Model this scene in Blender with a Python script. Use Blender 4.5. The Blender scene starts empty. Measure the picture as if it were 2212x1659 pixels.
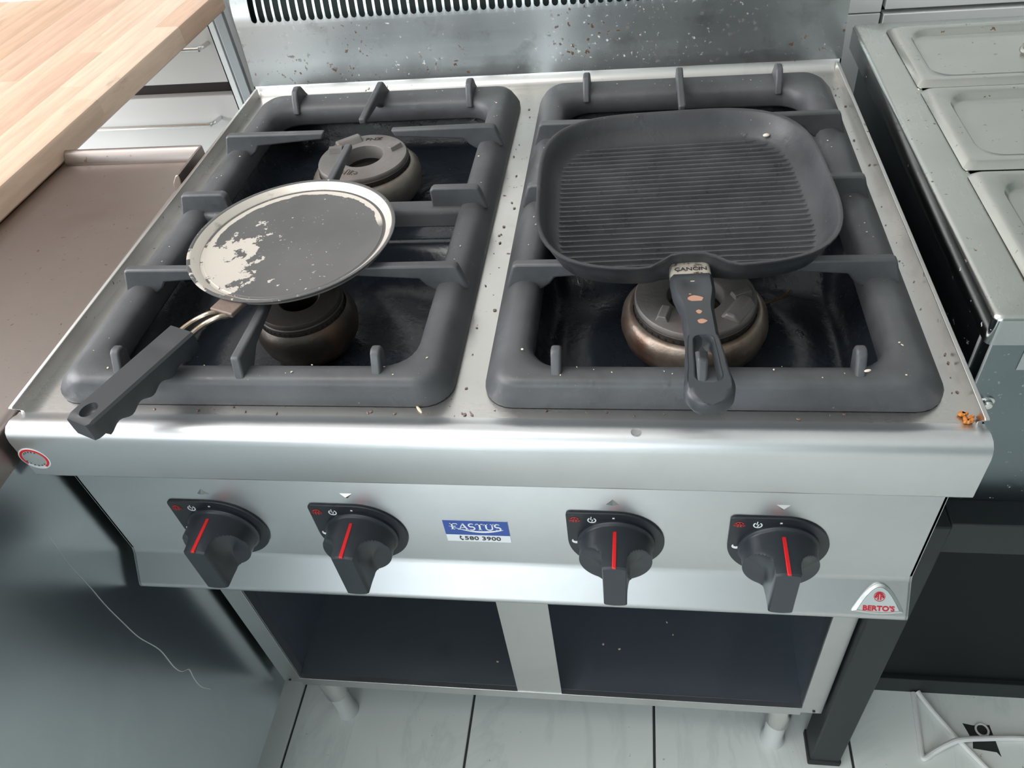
import bpy, math, random
from mathutils import Vector, Matrix
rnd = random.Random(7)
ZO = 0.85                      # hob surface height; shapes below are written relative to the hob plate
scene = bpy.context.scene
col = scene.collection

# ------------------------------------------------------------------ camera
cd = bpy.data.cameras.new('camera'); cam = bpy.data.objects.new('camera', cd); col.objects.link(cam)
FPX = 1697.85
cd.sensor_fit = 'HORIZONTAL'; cd.sensor_width = 36.0; cd.lens = 36.0*FPX/2212
cd.shift_x = -42.2/2212; cd.shift_y = -63.59/2212
cd.clip_start = 0.01
R = Matrix(((0.990564, 0.099333, -0.093414), (-0.000840, 0.693236, 0.720709), (0.136348, -0.713830, 0.686960)))
cam.matrix_world = Matrix.Translation((0.1445, -0.3910, 0.4726+ZO)) @ R.transposed().to_4x4()
scene.camera = cam

# ------------------------------------------------------------------ light and exposure
w = bpy.data.worlds.new('world'); scene.world = w; w.use_nodes = True
w.node_tree.nodes['Background'].inputs[0].default_value = (0.75, 0.85, 1.0, 1)
w.node_tree.nodes['Background'].inputs[1].default_value = 0.3
vs = scene.view_settings
vs.view_transform = 'Standard'; vs.look = 'None'; vs.gamma = 1.0; vs.use_curve_mapping = False
vs.exposure = 0.0
def area(name, loc, rot, sx, sy, power, c):
    l = bpy.data.lights.new(name, 'AREA'); l.shape = 'RECTANGLE'; l.size = sx; l.size_y = sy; l.energy = power; l.color = c
    o = bpy.data.objects.new(name, l); col.objects.link(o); o.location = loc; o.rotation_euler = rot
    return o
area('window_light_rear', (-1.3, -3.5, 1.25), (math.radians(90), 0, 0), 2.6, 2.1, 84, (0.86, 0.94, 1.0))
area('window_light_side', (-3.1, -0.2, 1.75), (math.radians(90), 0, math.radians(-90)), 2.4, 1.5, 125, (0.97, 0.97, 1.0))
area('ceiling_fill_light', (-1.0, -0.3, 2.66), (0, 0, 0), 1.2, 0.8, 22, (1.0, 0.97, 0.92))  # unseen fill lamp added to brighten the beech board and drawer fronts

# ------------------------------------------------------------------ materials
class NT:
    def __init__(s, name):
        s.m = bpy.data.materials.new(name); s.m.use_nodes = True
        s.n = s.m.node_tree.nodes; s.l = s.m.node_tree.links
        s.b = s.n['Principled BSDF']
        s.tc = s.n.new('ShaderNodeTexCoord')
    def add(s, t, **k):
        x = s.n.new(t)
        for a, b in k.items(): setattr(x, a, b)
        return x
    def link(s, a, b): s.l.new(a, b)
    def coord(s, scale=(1, 1, 1), loc=(0, 0, 0), rot=(0, 0, 0)):
        mp = s.add('ShaderNodeMapping'); s.link(s.tc.outputs['Object'], mp.inputs[0])
        mp.inputs['Scale'].default_value = scale; mp.inputs['Location'].default_value = loc; mp.inputs['Rotation'].default_value = rot
        return mp.outputs[0]
    def noise(s, scale, co=None, detail=4, rough=.55, dist=0):
        x = s.add('ShaderNodeTexNoise'); x.inputs['Scale'].default_value = scale; x.inputs['Detail'].default_value = detail
        x.inputs['Roughness'].default_value = rough; x.inputs['Distortion'].default_value = dist
        s.link(co if co else s.tc.outputs['Object'], x.inputs['Vector']); return x.outputs['Fac']
    def ramp(s, fac, stops, interp='LINEAR'):
        x = s.add('ShaderNodeValToRGB'); x.color_ramp.interpolation = interp
        e = x.color_ramp.elements
        while len(e) < len(stops): e.new(.5)
        for i, (p, c) in enumerate(stops):
            e[i].position = p
            e[i].color = (c, c, c, 1) if not isinstance(c, tuple) else (c[0], c[1], c[2], 1)
        s.link(fac, x.inputs[0]); return x.outputs[0]
    def mix(s, fac, a, b):
        x = s.add('ShaderNodeMix', data_type='RGBA')
        for v, i in ((fac, x.inputs[0]), (a, x.inputs[6]), (b, x.inputs[7])):
            if isinstance(v, (int, float)): i.default_value = v
            elif isinstance(v, tuple): i.default_value = (v[0], v[1], v[2], 1)
            else: s.link(v, i)
        return x.outputs[2]
    def math(s, op, a, b=None, clamp=False):
        x = s.add('ShaderNodeMath', operation=op); x.use_clamp = clamp
        for v, i in ((a, x.inputs[0]), (b, x.inputs[1])):
            if v is None: continue
            if isinstance(v, (int, float)): i.default_value = v
            else: s.link(v, i)
        return x.outputs[0]
    def set(s, key, v):
        i = s.b.inputs[key]
        if isinstance(v, (int, float)): i.default_value = v
        elif isinstance(v, tuple): i.default_value = (v[0], v[1], v[2], 1)
        else: s.link(v, i)
    def bump(s, h, strength=.3, dist=.001):
        x = s.add('ShaderNodeBump'); x.inputs['Strength'].default_value = strength; x.inputs['Distance'].default_value = dist
        s.link(h, x.inputs['Height']); s.link(x.outputs[0], s.b.inputs['Normal'])

def plain(name, c, rough=.5, metal=0.0, spec=.5):
    t = NT(name); t.set('Base Color', c); t.set('Roughness', rough); t.set('Metallic', metal); t.set('Specular IOR Level', spec)
    return t.m

def steel(name, c=(.60, .61, .61), rough=.30, brush='x', smudge=.10, brown=0.0, white=0.0, dark=0.0):
    t = NT(name)
    sc = {'x': (4, 260, 260), 'y': (260, 4, 260), 'z': (260, 260, 4)}[brush]
    br = t.noise(1.0, t.coord(sc), 2)
    sm = t.noise(7.0, None, 5, .6, .6)
    r = t.math('ADD', t.math('MULTIPLY', br, .035), t.math('MULTIPLY', sm, smudge*2))
    r = t.math('ADD', r, rough-.03-smudge)
    base = t.mix(t.ramp(sm, [(.35, 0.0), (.75, 1.0)]), c, tuple(x*.90 for x in c))
    met = 1.0
    def spots(seedloc, scale, lo, hi, gate_scale, gate_lo, gate_hi):
        f = t.noise(scale, t.coord(loc=seedloc), 3, .6)
        g = t.noise(gate_scale, t.coord(loc=(seedloc[0]+3, 1, 2)), 2)
        return t.math('MULTIPLY', t.ramp(f, [(lo, 0.0), (hi, 1.0)]), t.ramp(g, [(gate_lo, 0.0), (gate_hi, 1.0)]))
    metv = None
    if brown:
        m = spots((1.3, .2, .7), 120, .70-brown*.08, .72-brown*.06, 9, .42, .56)
        base = t.mix(m, base, (.10, .055, .03)); metv = m
    if white:
        m2 = spots((5.3, 2.2, 1.7), 170, .735-white*.08, .755-white*.06, 6, .40, .6)
        base = t.mix(m2, base, (.62, .62, .58)); metv = m2 if metv is None else t.math('MAXIMUM', metv, m2)
    if dark:
        m3 = t.math('MULTIPLY', t.ramp(t.noise(24, t.coord(loc=(2, 4, 9)), 5, .65), [(.56, 0.0), (.72, 1.0)]), dark)
        base = t.mix(m3, base, (.12, .10, .08))
    t.set('Base Color', base); t.set('Roughness', r)
    if metv is not None:
        inv = t.math('SUBTRACT', 1.0, metv, True); t.set('Metallic', inv)
    else: t.set('Metallic', met)
    t.bump(br, .015, .0004)
    return t.m

def cast_iron(name, c=(.052, .054, .058), rough=.46, lump=.35, dust=.5):
    t = NT(name)
    n = t.noise(90, None, 4, .6); big = t.noise(14, None, 4, .6)
    gl = t.ramp(t.noise(38, t.coord(loc=(3, 1, 4)), 4), [(.60, 0.0), (.68, 1.0)])
    base = t.mix(t.ramp(big, [(.35, 0.0), (.7, 1.0)]), c, tuple(x*1.7 for x in c))
    sp = t.math('MULTIPLY', t.ramp(t.noise(330, t.coord(loc=(9, 3, 2)), 2), [(.745, 0.0), (.765, 1.0)]), dust)
    base = t.mix(sp, base, (.40, .37, .33))
    t.set('Base Color', base)
    t.set('Roughness', t.math('SUBTRACT', t.math('ADD', t.math('MULTIPLY', big, .2), rough-.08), t.math('MULTIPLY', gl, .14)))
    t.bump(t.math('ADD', n, t.math('MULTIPLY', gl, .5)), lump, .0008)
    return t.m

M = {}
M['plate'] = steel('steel_hob_plate', (.62, .605, .585), .30, 'x', .05, brown=.25, dark=.12)
M['panelsteel'] = steel('steel_control_panel', (.55, .56, .57), .36, 'x', .05)
M['apron'] = steel('steel_front_panel', (.66, .67, .68), .40, 'x', .05)
M['splash'] = steel('steel_splashback', (.49, .505, .50), .32, 'x', .08, brown=1.0, white=1.15, dark=.34)
M['side'] = steel('steel_cabinet_side', (.52, .57, .60), .27, 'z', .02)
M['lefttop'] = steel('steel_left_worktop', (.34, .295, .275), .36, 'y', .08, brown=.5)  # a darker, browner reflection is put into this base colour
M['stand'] = steel('steel_stand', (.60, .61, .61), .33, 'z', .06)
M['interior'] = steel('steel_dark_shelf', (.40, .44, .50), .42, 'x', .10, white=.5)
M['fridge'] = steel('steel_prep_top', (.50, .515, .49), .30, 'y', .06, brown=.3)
M['fridgeside'] = steel('steel_prep_side', (.21, .25, .27), .36, 'y', .08, white=.7)  # darker than the top: the dark room's reflection is in the colour
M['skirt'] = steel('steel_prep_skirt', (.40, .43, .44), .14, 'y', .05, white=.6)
M['lid'] = steel('steel_pan_lid', (.53, .535, .50), .24, 'x', .08, brown=.3)
M['bright'] = steel('steel_bright', (.75, .75, .74), .2, 'x', .03)
M['iron'] = cast_iron('cast_iron_enamel')
M['well'] = cast_iron('black_enamel_well', (.012, .015, .020), .24, .7, .25)
M['grill'] = cast_iron('grill_pan_coating', (.026, .027, .030), .44, .5, .35)
M['handle'] = plain('black_plastic', (.035, .038, .043), .42)
M['knob'] = plain('knob_plastic', (.022, .027, .034), .38)
M['dial'] = plain('dial_plastic', (.016, .019, .024), .42)
M['red'] = plain('red_paint', (.62, .012, .016), .35)
M['emblemred'] = plain('emblem_red', (.36, .03, .03), .5)
M['logored'] = plain('logo_red', (.50, .012, .025), .4)
M['white'] = plain('white_print', (.80, .82, .83), .5)
M['blue'] = plain('sticker_blue', (.035, .085, .34), .35)
M['ink'] = plain('ink', (.03, .03, .035), .5)
M['paper'] = plain('sticker_white', (.78, .80, .83), .4)
M['badgeface'] = plain('badge_silver', (.52, .56, .56), .4, .3)
M['stickgrey'] = plain('sticker_silver', (.42, .45, .45), .4, .4)
M['lacquer'] = plain('white_lacquer', (.93, .94, .93), .32)
M['dark'] = plain('dark_gap', (.010, .010, .011), .7)
M['flue'] = plain('flue_dark', (.022, .032, .032), .6)
M['gapbrown'] = plain('drawer_gap', (.045, .035, .032), .6)
M['alu'] = steel('brushed_aluminium', (.72, .73, .74), .36, 'z', .03)
M['blacksteel'] = plain('black_powder_coat', (.016, .020, .022), .5, 0, .3)
M['blackcab'] = plain('black_cabinet_front', (.004, .006, .007), .5, 0, .15)
M['cable'] = plain('white_cable', (.72, .72, .70), .5)
M['tape'] = plain('black_tape', (.018, .022, .020), .55)
M['rice'] = plain('rice', (.66, .56, .40), .5)
M['seed'] = plain('pale_seed', (.70, .62, .52), .5)
M['orange'] = plain('cooked_food', (.48, .17, .03), .35)
M['wallpaint'] = plain('wall_paint', (.74, .74, .72), .8)
M['ceilpaint'] = plain('ceiling_paint', (.85, .85, .84), .8)
M['winframe'] = plain('window_frame_white', (.8, .8, .8), .4)
M['panel'] = plain('added_brown_panel', (.13, .085, .06), .5)
M['walldark'] = plain('dim_reflection_wall_paint', (.26, .30, .285), .8)  # unseen walls made dark to dim reflections on the right side
M['silicone'] = plain('grey_seal', (.55, .56, .55), .5)

def _tile():
    t = NT('marble_tile')
    v = t.noise(3.0, t.coord((1.6, .5, 1), rot=(0, 0, .35)), 6, .6, 1.6)
    vein = t.ramp(v, [(.46, 0.0), (.50, 1.0), (.54, 0.0)])
    d = t.ramp(t.noise(90, None, 3), [(.72, 0.0), (.75, 1.0)])
    base = t.mix(t.math('MULTIPLY', vein, .30), (.76, .79, .76), (.54, .58, .57))
    base = t.mix(t.math('MULTIPLY', d, .6), base, (.12, .09, .06))
    t.set('Base Color', base); t.set('Roughness', .28)
    return t.m
M['tile'] = _tile()
M['grout'] = plain('dark_grout', (.045, .05, .048), .8)

def _wood(i):
    t = NT('beech_stave')
    a = [(.70, .48, .34), (.76, .55, .41), (.66, .44, .31), (.79, .59, .45), (.70, .47, .35)][i]
    g = t.noise(9, t.coord((9, .9, 9), loc=(i*3, i, 0)), 6, .6, .4)
    f = t.noise(60, t.coord((8, .4, 8)), 3)
    base = t.mix(t.ramp(g, [(.35, 0.0), (.7, 1.0)]), a, tuple(x*.80 for x in a))
    sc = t.ramp(t.noise(16, t.coord((1, .35, 1), loc=(8, i, 1)), 5, .7), [(.64, 0.0), (.74, 1.0)])
    base = t.mix(t.math('MULTIPLY', sc, .5), base, (.30, .20, .15))
    t.set('Base Color', base); t.set('Roughness', .42); t.bump(f, .08, .0005)
    return t.m
WOOD = [_wood(i) for i in range(5)]

def _crepe():
    t = NT('worn_crepe_pan_coating')
    sx = t.add('ShaderNodeSeparateXYZ'); t.link(t.tc.outputs['Object'], sx.inputs[0])
    X, Y = sx.outputs[0], sx.outputs[1]
    def dist(cx, cy, kx=1, ky=1):
        dx = t.math('MULTIPLY', t.math('SUBTRACT', X, cx), kx); dy = t.math('MULTIPLY', t.math('SUBTRACT', Y, cy), ky)
        return t.math('SQRT', t.math('ADD', t.math('MULTIPLY', dx, dx), t.math('MULTIPLY', dy, dy)))
    r = dist(0, 0)
    n = t.noise(55, None, 6, .65); n2 = t.noise(240, t.coord(loc=(4, 4, 4)), 3)
    # worn patch towards the handle side, chipped ring where the floor meets the wall
    patch = t.math('SUBTRACT', t.math('ADD', t.math('MULTIPLY', t.math('SUBTRACT', n, .5), .20), .034), dist(-.058, -.044, 1.05, .80))
    patch = t.ramp(t.math('ADD', t.math('MULTIPLY', patch, 30), .5), [(.48, 0.0), (.52, 1.0)])
    rj = t.math('ADD', r, t.math('MULTIPLY', t.math('SUBTRACT', n, .5), .010))
    side = t.ramp(t.math('ADD', t.math('MULTIPLY', t.math('SUBTRACT', Y, t.math('MULTIPLY', X, .55)), 9), .5), [(.28, 0.0), (.42, 1.0)])
    ring = t.math('MULTIPLY', t.math('GREATER_THAN', rj, .0815), side)
    floor = t.math('LESS_THAN', r, .0868)
    ring = t.math('MULTIPLY', ring, floor)
    chips = t.math('MULTIPLY', t.ramp(n2, [(.67, 0.0), (.69, 1.0)]), t.ramp(t.noise(22, t.coord(loc=(1, 7, 2)), 2), [(.48, 0.0), (.6, 1.0)]))
    wall = t.math('MULTIPLY', t.math('GREATER_THAN', r, .0895), t.math('LESS_THAN', r, .0965))
    m = t.math('MAXIMUM', t.math('MAXIMUM', patch, ring), t.math('MAXIMUM', chips, t.math('MULTIPLY', wall, t.ramp(t.noise(30, t.coord(loc=(2, 2, 7)), 4), [(.28, .2), (.42, 1.0)]))))
    grey = t.mix(t.ramp(t.noise(9, None, 5), [(.3, 0.0), (.7, 1.0)]), (.070, .069, .070), (.105, .103, .103))
    t.set('Base Color', t.mix(m, grey, (.60, .55, .49)))
    t.set('Metallic', t.math('MULTIPLY', m, .35)); t.set('Roughness', t.math('SUBTRACT', .55, t.math('MULTIPLY', m, .15)))
    t.bump(t.math('ADD', t.math('MULTIPLY', n2, .5), m), .25, .0004)
    return t.m
M['crepe'] = _crepe()

def _burner(name, a, b, c, metal, rough):
    t = NT(name)
    n = t.noise(22, None, 5, .6); f = t.noise(160, None, 3)
    sx = t.add('ShaderNodeSeparateXYZ'); t.link(t.tc.outputs['Object'], sx.inputs[0])
    base = t.mix(t.ramp(n, [(.35, 0.0), (.65, 1.0)]), a, b)
    base = t.mix(t.ramp(t.noise(12, t.coord(loc=(5, 2, 1)), 4), [(.52, 0.0), (.68, 1.0)]), base, c)
    t.set('Base Color', base); t.set('Metallic', metal); t.set('Roughness', rough)
    t.bump(f, .5, .0008)
    return t.m
M['burner'] = _burner('burner_body_scorched', (.36, .31, .27), (.19, .135, .10), (.16, .06, .03), .7, .38)
M['burnerdark'] = _burner('burner_body_dark', (.06, .05, .042), (.04, .035, .03), (.13, .07, .04), .6, .45)
M['burnergrey'] = _burner('burner_body_grey', (.24, .215, .19), (.17, .15, .13), (.16, .115, .085), .6, .45)
M['burnercap'] = _burner('burner_cap_iron', (.20, .185, .175), (.16, .15, .145), (.17, .125, .105), .25, .55)
M['burnerport'] = _burner('burner_port_ring', (.035, .032, .03), (.05, .045, .04), (.06, .04, .03), .3, .55)
def _collar():
    t = NT('worn_collar'); n = t.noise(120, None, 5, .7)
    t.set('Base Color', t.mix(t.ramp(n, [(.54, 0.0), (.62, 1.0)]), (.62, .56, .49), (.12, .07, .05))); t.set('Roughness', .4); t.set('Metallic', .4)
    return t.m
M['collar'] = _collar()
M['bracket'] = _burner('scorched_bracket', (.20, .15, .125), (.26, .20, .17), (.14, .085, .06), .5, .5)
M['wire'] = _burner('heat_tinted_wire', (.42, .36, .29), (.36, .28, .20), (.22, .12, .07), .9, .3)
M['bareplastic'] = plain('melted_plastic_patch', (.42, .22, .15), .5)

# ------------------------------------------------------------------ mesh tools
class MB:
    def __init__(s): s.v = []; s.f = []
    def add(s, v, f):
        o = len(s.v); s.v += [tuple(p) for p in v]; s.f += [tuple(i+o for i in q) for q in f]; return s
    def box(s, x0, x1, y0, y1, z0, z1):
        return s.add([(x0,y0,z0),(x1,y0,z0),(x1,y1,z0),(x0,y1,z0),(x0,y0,z1),(x1,y0,z1),(x1,y1,z1),(x0,y1,z1)],
                     [(3,2,1,0),(4,5,6,7),(0,1,5,4),(1,2,6,5),(2,3,7,6),(3,0,4,7)])
    def loft(s, rings, cap0=True, cap1=True, loop=False):
        n = len(rings[0]); v = [p for r in rings for p in r]; f = []
        m = len(rings)
        for i in range(m if loop else m-1):
            a = i*n; b = ((i+1) % m)*n
            for j in range(n): k = (j+1) % n; f.append((a+j, a+k, b+k, b+j))
        if not loop:
            if cap0: f.append(tuple(range(n-1, -1, -1)))
            if cap1: f.append(tuple((m-1)*n+j for j in range(n)))
        return s.add(v, f)
    def prism(s, poly, axis, a0, a1):
        def P(p, a): return (a, p[0], p[1]) if axis == 'x' else (p[0], a, p[1]) if axis == 'y' else (p[0], p[1], a)
        return s.loft([[P(p, a0) for p in poly], [P(p, a1) for p in poly]])
    def strip(s, prof, axis, a0, a1):     # open sheet
        def P(p, a): return (a, p[0], p[1]) if axis == 'x' else (p[0], a, p[1])
        n = len(prof); v = [P(p, a0) for p in prof]+[P(p, a1) for p in prof]
        return s.add(v, [(i, i+1, n+i+1, n+i) for i in range(n-1)])
    def rev(s, prof, c=(0, 0, 0), n=48, cap0=False, cap1=False, sx=1, sy=1):
        rings = [[(c[0]+r*sx*math.cos(2*math.pi*j/n), c[1]+r*sy*math.sin(2*math.pi*j/n), c[2]+z) for j in range(n)] for r, z in prof]
        return s.loft(rings, cap0, cap1)
    def tube(s, pts, r, n=10):
        P = [Vector(p) for p in pts]; rings = []; up = None
        for i, p in enumerate(P):
            d = (P[min(i+1, len(P)-1)]-P[max(i-1, 0)]).normalized()
            if up is None: up = d.orthogonal().normalized()
            up = (up-d*up.dot(d)).normalized(); q = d.cross(up)
            rr = r[i] if isinstance(r, (list, tuple)) else r
            rings.append([tuple(p+up*rr*math.cos(2*math.pi*j/n)+q*rr*math.sin(2*math.pi*j/n)) for j in range(n)])
        return s.loft(rings)
    def blob(s, c, a, b, h, rot=0, n=10, m=5):
        rings = []
        for i in range(1, m):
            t = math.pi*i/m; rings.append([(c[0]+a*math.sin(t)*math.cos(u)*math.cos(rot)-b*math.sin(t)*math.sin(u)*math.sin(rot),
                c[1]+a*math.sin(t)*math.cos(u)*math.sin(rot)+b*math.sin(t)*math.sin(u)*math.cos(rot), c[2]-h*math.cos(t)) for u in [2*math.pi*j/n for j in range(n)]])
        return s.loft(rings)
    def xf(s, m):
        s.v = [tuple(m @ Vector(p)) for p in s.v]; return s

def spline(pts, k=8):
    P = [Vector(p) for p in pts]; P = [P[0]*2-P[1]]+P+[P[-1]*2-P[-2]]; out = []
    for i in range(1, len(P)-2):
        a, b, c, d = P[i-1:i+3]
        for j in range(k):
            t = j/k; out.append(.5*((2*b)+(c-a)*t+(2*a-5*b+4*c-d)*t*t+(3*b-a-3*c+d)*t**3))
    out.append(P[-2]); return out
def rrect(x0, x1, y0, y1, r, k=6):
    r = max(r, 1e-5); o = []
    for cx, cy, a in ((x1-r, y1-r, 0), (x0+r, y1-r, 90), (x0+r, y0+r, 180), (x1-r, y0+r, 270)):
        for j in range(k+1):
            t = math.radians(a+90*j/k); o.append((cx+r*math.cos(t), cy+r*math.sin(t)))
    return o
def at_z(poly, z): return [(x, y, z) for x, y in poly]

CACHE = {}; BASE = {}
def mk(name, mb, mat, parent=None, base=None, smooth=35, bevel=0, seg=2, key=None, subd=0):
    """link one mesh object; shapes are in hob coordinates and stored relative to the thing's base point"""
    root = parent
    while root is not None and root.parent is not None: root = root.parent
    b = Vector(BASE[root.name]) if root else Vector(base if base else (0, 0, 0))
    if key and key in CACHE: me = CACHE[key]
    else:
        me = bpy.data.meshes.new(name); me.from_pydata([tuple(Vector(p)-b) for p in mb.v], [], mb.f); me.update()
        bm_fix(me)
        if smooth:
            me.polygons.foreach_set('use_smooth', [True]*len(me.polygons)); me.set_sharp_from_angle(angle=math.radians(smooth))
        me.materials.append(mat)
        if key: CACHE[key] = me
    o = bpy.data.objects.new(name, me); col.objects.link(o)
    if parent: o.parent = parent
    else: o.location = b+Vector((0, 0, ZO)); BASE[o.name] = tuple(b)
    if bevel:
        m = o.modifiers.new('bevel', 'BEVEL'); m.width = bevel; m.segments = seg; m.limit_method = 'ANGLE'; m.angle_limit = math.radians(35)
    if subd:
        m = o.modifiers.new('sub', 'SUBSURF'); m.levels = subd; m.render_levels = subd
    return o
import bmesh
def bm_fix(me):
    bm = bmesh.new(); bm.from_mesh(me); bmesh.ops.recalc_face_normals(bm, faces=bm.faces); bm.to_mesh(me); bm.free()
def cut(o, mbx):
    """carve a hollow into an object"""
    root = o
    while root.parent: root = root.parent
    b = Vector(BASE[root.name]); me = bpy.data.meshes.new('cutter'); me.from_pydata([tuple(Vector(p)-b) for p in mbx.v], [], mbx.f); me.update(); bm_fix(me)
    c = bpy.data.objects.new('cutter', me); col.objects.link(c); c.parent = root
    m = o.modifiers.new('cut', 'BOOLEAN'); m.object = c; m.operation = 'DIFFERENCE'; m.solver = 'EXACT'
    dg = bpy.context.evaluated_depsgraph_get(); dg.update()
    new = bpy.data.meshes.new_from_object(o.evaluated_get(dg)); o.modifiers.remove(m)
    if len(new.polygons) > 10: o.data = new
    new.polygons.foreach_set('use_smooth', [True]*len(new.polygons)); new.set_sharp_from_angle(angle=math.radians(40))
    bpy.data.objects.remove(c)
def thing(name, label, cat, base, group=None):
    o = bpy.data.objects.new(name, None); col.objects.link(o); o.empty_display_size = .05
    o.location = Vector(base)+Vector((0, 0, ZO)); BASE[o.name] = tuple(base)
    o['label'] = label; o['category'] = cat
    if group: o['group'] = group
    return o
def tag(o, label, cat, group=None, kind=None):
    o['label'] = label; o['category'] = cat
    if group: o['group'] = group
    if kind: o['kind'] = kind
    return o
def struct(o): o['kind'] = 'structure'; return o

def text_mb(body, size, origin, u, v, thick=.0003, bold=0.0, center=True, sx=1.0, shear=0.0):
    """flat lettering laid in the plane spanned by u, v"""
    c = bpy.data.curves.new('txt', 'FONT'); c.body = body; c.size = size; c.align_x = 'CENTER' if center else 'LEFT'; c.align_y = 'CENTER'
    c.offset = bold; c.extrude = thick; c.resolution_u = 3; c.shear = shear
    o = bpy.data.objects.new('txt', c); col.objects.link(o)
    dg = bpy.context.evaluated_depsgraph_get(); dg.update()
    me = bpy.data.meshes.new_from_object(o.evaluated_get(dg))
    U, V = Vector(u).normalized(), Vector(v).normalized(); N = U.cross(V); O = Vector(origin); mb = MB()
    mb.add([tuple(O+U*p.co.x*sx+V*p.co.y+N*p.co.z) for p in me.vertices], [tuple(f.vertices) for f in me.polygons])
    bpy.data.objects.remove(o); bpy.data.curves.remove(c); bpy.data.meshes.remove(me)
    return mb
def plane_map(mb2, origin, u, v):
    U, V = Vector(u).normalized(), Vector(v).normalized(); N = U.cross(V); O = Vector(origin)
    mb2.v = [tuple(O+U*p[0]+V*p[1]+N*p[2]) for p in mb2.v]; return mb2
def ribbon(mb, pts, w, z=0, t=.0003):
    """stroke of varying width in a 2D plane"""
    n = len(pts); L, Rr = [], []
    for i in range(n):
        a = pts[max(i-1, 0)]; b = pts[min(i+1, n-1)]; dx, dy = b[0]-a[0], b[1]-a[1]; l = math.hypot(dx, dy) or 1
        ww = (w[i] if isinstance(w, (list, tuple)) else w)/2
        L.append((pts[i][0]-dy/l*ww, pts[i][1]+dx/l*ww)); Rr.append((pts[i][0]+dy/l*ww, pts[i][1]-dx/l*ww))
    for i in range(n-1):
        q = [L[i], Rr[i], Rr[i+1], L[i+1]]
        mb.add([(x, y, z) for x, y in q]+[(x, y, z+t) for x, y in q], [(0,1,2,3),(7,6,5,4),(0,4,5,1),(1,5,6,2),(2,6,7,3),(3,7,4,0)])
    return mb
def arc(cx, cy, r, a0, a1, n=14, ry=None):
    return [(cx+r*math.cos(math.radians(a0+(a1-a0)*i/n)), cy+(ry or r)*math.sin(math.radians(a0+(a1-a0)*i/n))) for i in range(n+1)]

# ------------------------------------------------------------------ room shell
FZ = -.85
RX0, RX1, RY0, RY1, RZ1 = -3.2, 3.2, -3.6, 1.9, 1.85
fl = struct(mk('floor', MB().box(RX0, RX1, RY0, RY1, FZ-.06, FZ-.0045), M['grout'], base=(0, 0, FZ)))
TX, TY, P_, G_ = -.4325, -.045, .3005, .0042
tile_poly = [(.0, 0), (P_-G_, 0)]
for i in range(-9, 12):
    for j in range(-11, 7):
        x0 = TX+i*P_+G_/2; y0 = TY+j*P_+G_/2; x1 = x0+P_-G_; y1 = y0+P_-G_
        if x0 < RX0 or x1 > RX1 or y0 < RY0 or y1 > RY1: continue
        if not (-1.3 < x0 < 1.6 and -1.6 < y0 < 1.0): continue
        dz = rnd.uniform(-.0004, .0004)
        b = .0012
        mb = MB(); mb.loft([at_z(rrect(x0, x1, y0, y1, .001, 1), FZ-.006), at_z(rrect(x0, x1, y0, y1, .001, 1), FZ-b+dz), at_z(rrect(x0+b, x1-b, y0+b, y1-b, .001, 1), FZ+dz)])
        mk('tile', mb, M['tile'], fl, smooth=0)
# the floor beyond the tiles one can pick apart
mb = MB()
for i in range(-10, 13):
    for j in range(-12, 8):
        x0 = TX+i*P_+G_/2; y0 = TY+j*P_+G_/2
        if -1.3 < x0 < 1.6 and -1.6 < y0 < 1.0: continue
        xa_, xb_, ya_, yb_ = max(x0, RX0), min(x0+P_-G_, RX1), max(y0, RY0), min(y0+P_-G_, RY1)
        if xb_-xa_ > .01 and yb_-ya_ > .01: mb.box(xa_, xb_, ya_, yb_, FZ-.006, FZ)
o = mk('outer_tiles', mb, M['tile'], fl, smooth=0); o['kind'] = 'stuff'
struct(mk('wall_back', MB().box(RX0-.1, RX1+.1, RY1, RY1+.1, FZ-.06, RZ1), M['wallpaint'], base=(0, RY1, FZ)))
struct(mk('wall_right', MB().box(RX1, RX1+.1, RY0, RY1, FZ-.06, RZ1), M['walldark'], base=(RX1, 0, FZ)))
struct(mk('wall_left', MB().box(RX0-.1, RX0, RY0, RY1, FZ-.06, RZ1), M['wallpaint'], base=(RX0, 0, FZ)))
struct(mk('wall_front', MB().box(RX0-.1, RX1+.1, RY0-.1, RY0, FZ-.06, RZ1), M['walldark'], base=(0, RY0, FZ)))
struct(mk('ceiling', MB().box(RX0-.1, RX1+.1, RY0-.1, RY1+.1, RZ1, RZ1+.1), M['ceilpaint'], base=(0, 0, RZ1)))
def window(name, cx, cy, cz, wd, ht, axis):
    mb = MB()
    for a0, a1, z0, z1 in ((-wd/2-.06, -wd/2, -ht/2-.06, ht/2+.06), (wd/2, wd/2+.06, -ht/2-.06, ht/2+.06), (-wd/2, wd/2, -ht/2-.06, -ht/2), (-wd/2, wd/2, ht/2, ht/2+.06), (-.02, .02, -ht/2, ht/2)):
        if axis == 'x': mb.box(cx+a0, cx+a1, cy-.05, cy+.05, cz+z0, cz+z1)
        else: mb.box(cx-.05, cx+.05, cy+a0, cy+a1, cz+z0, cz+z1)
    return struct(mk(name, mb, M['winframe'], base=(cx, cy, cz-ht/2), smooth=0))
window('window_1', -1.3, -3.55, .40, 2.6, 2.1, 'x')
window('window_2', -3.15, -.2, .9, 2.4, 1.5, 'y')
struct(mk('added_panel_1', MB().box(RX0, -1.25, RY1-.03, RY1-.0005, FZ, RZ1-.02), M['panel'], base=(-2.2, RY1, FZ), smooth=0))  # unseen panel added for the brown that hob and worktop reflect

# ------------------------------------------------------------------ gas range
ck = thing('gas_range', 'stainless four burner gas range with black knobs and open shelf below', 'gas range', (0, .32, FZ))
X0 = .4
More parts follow.
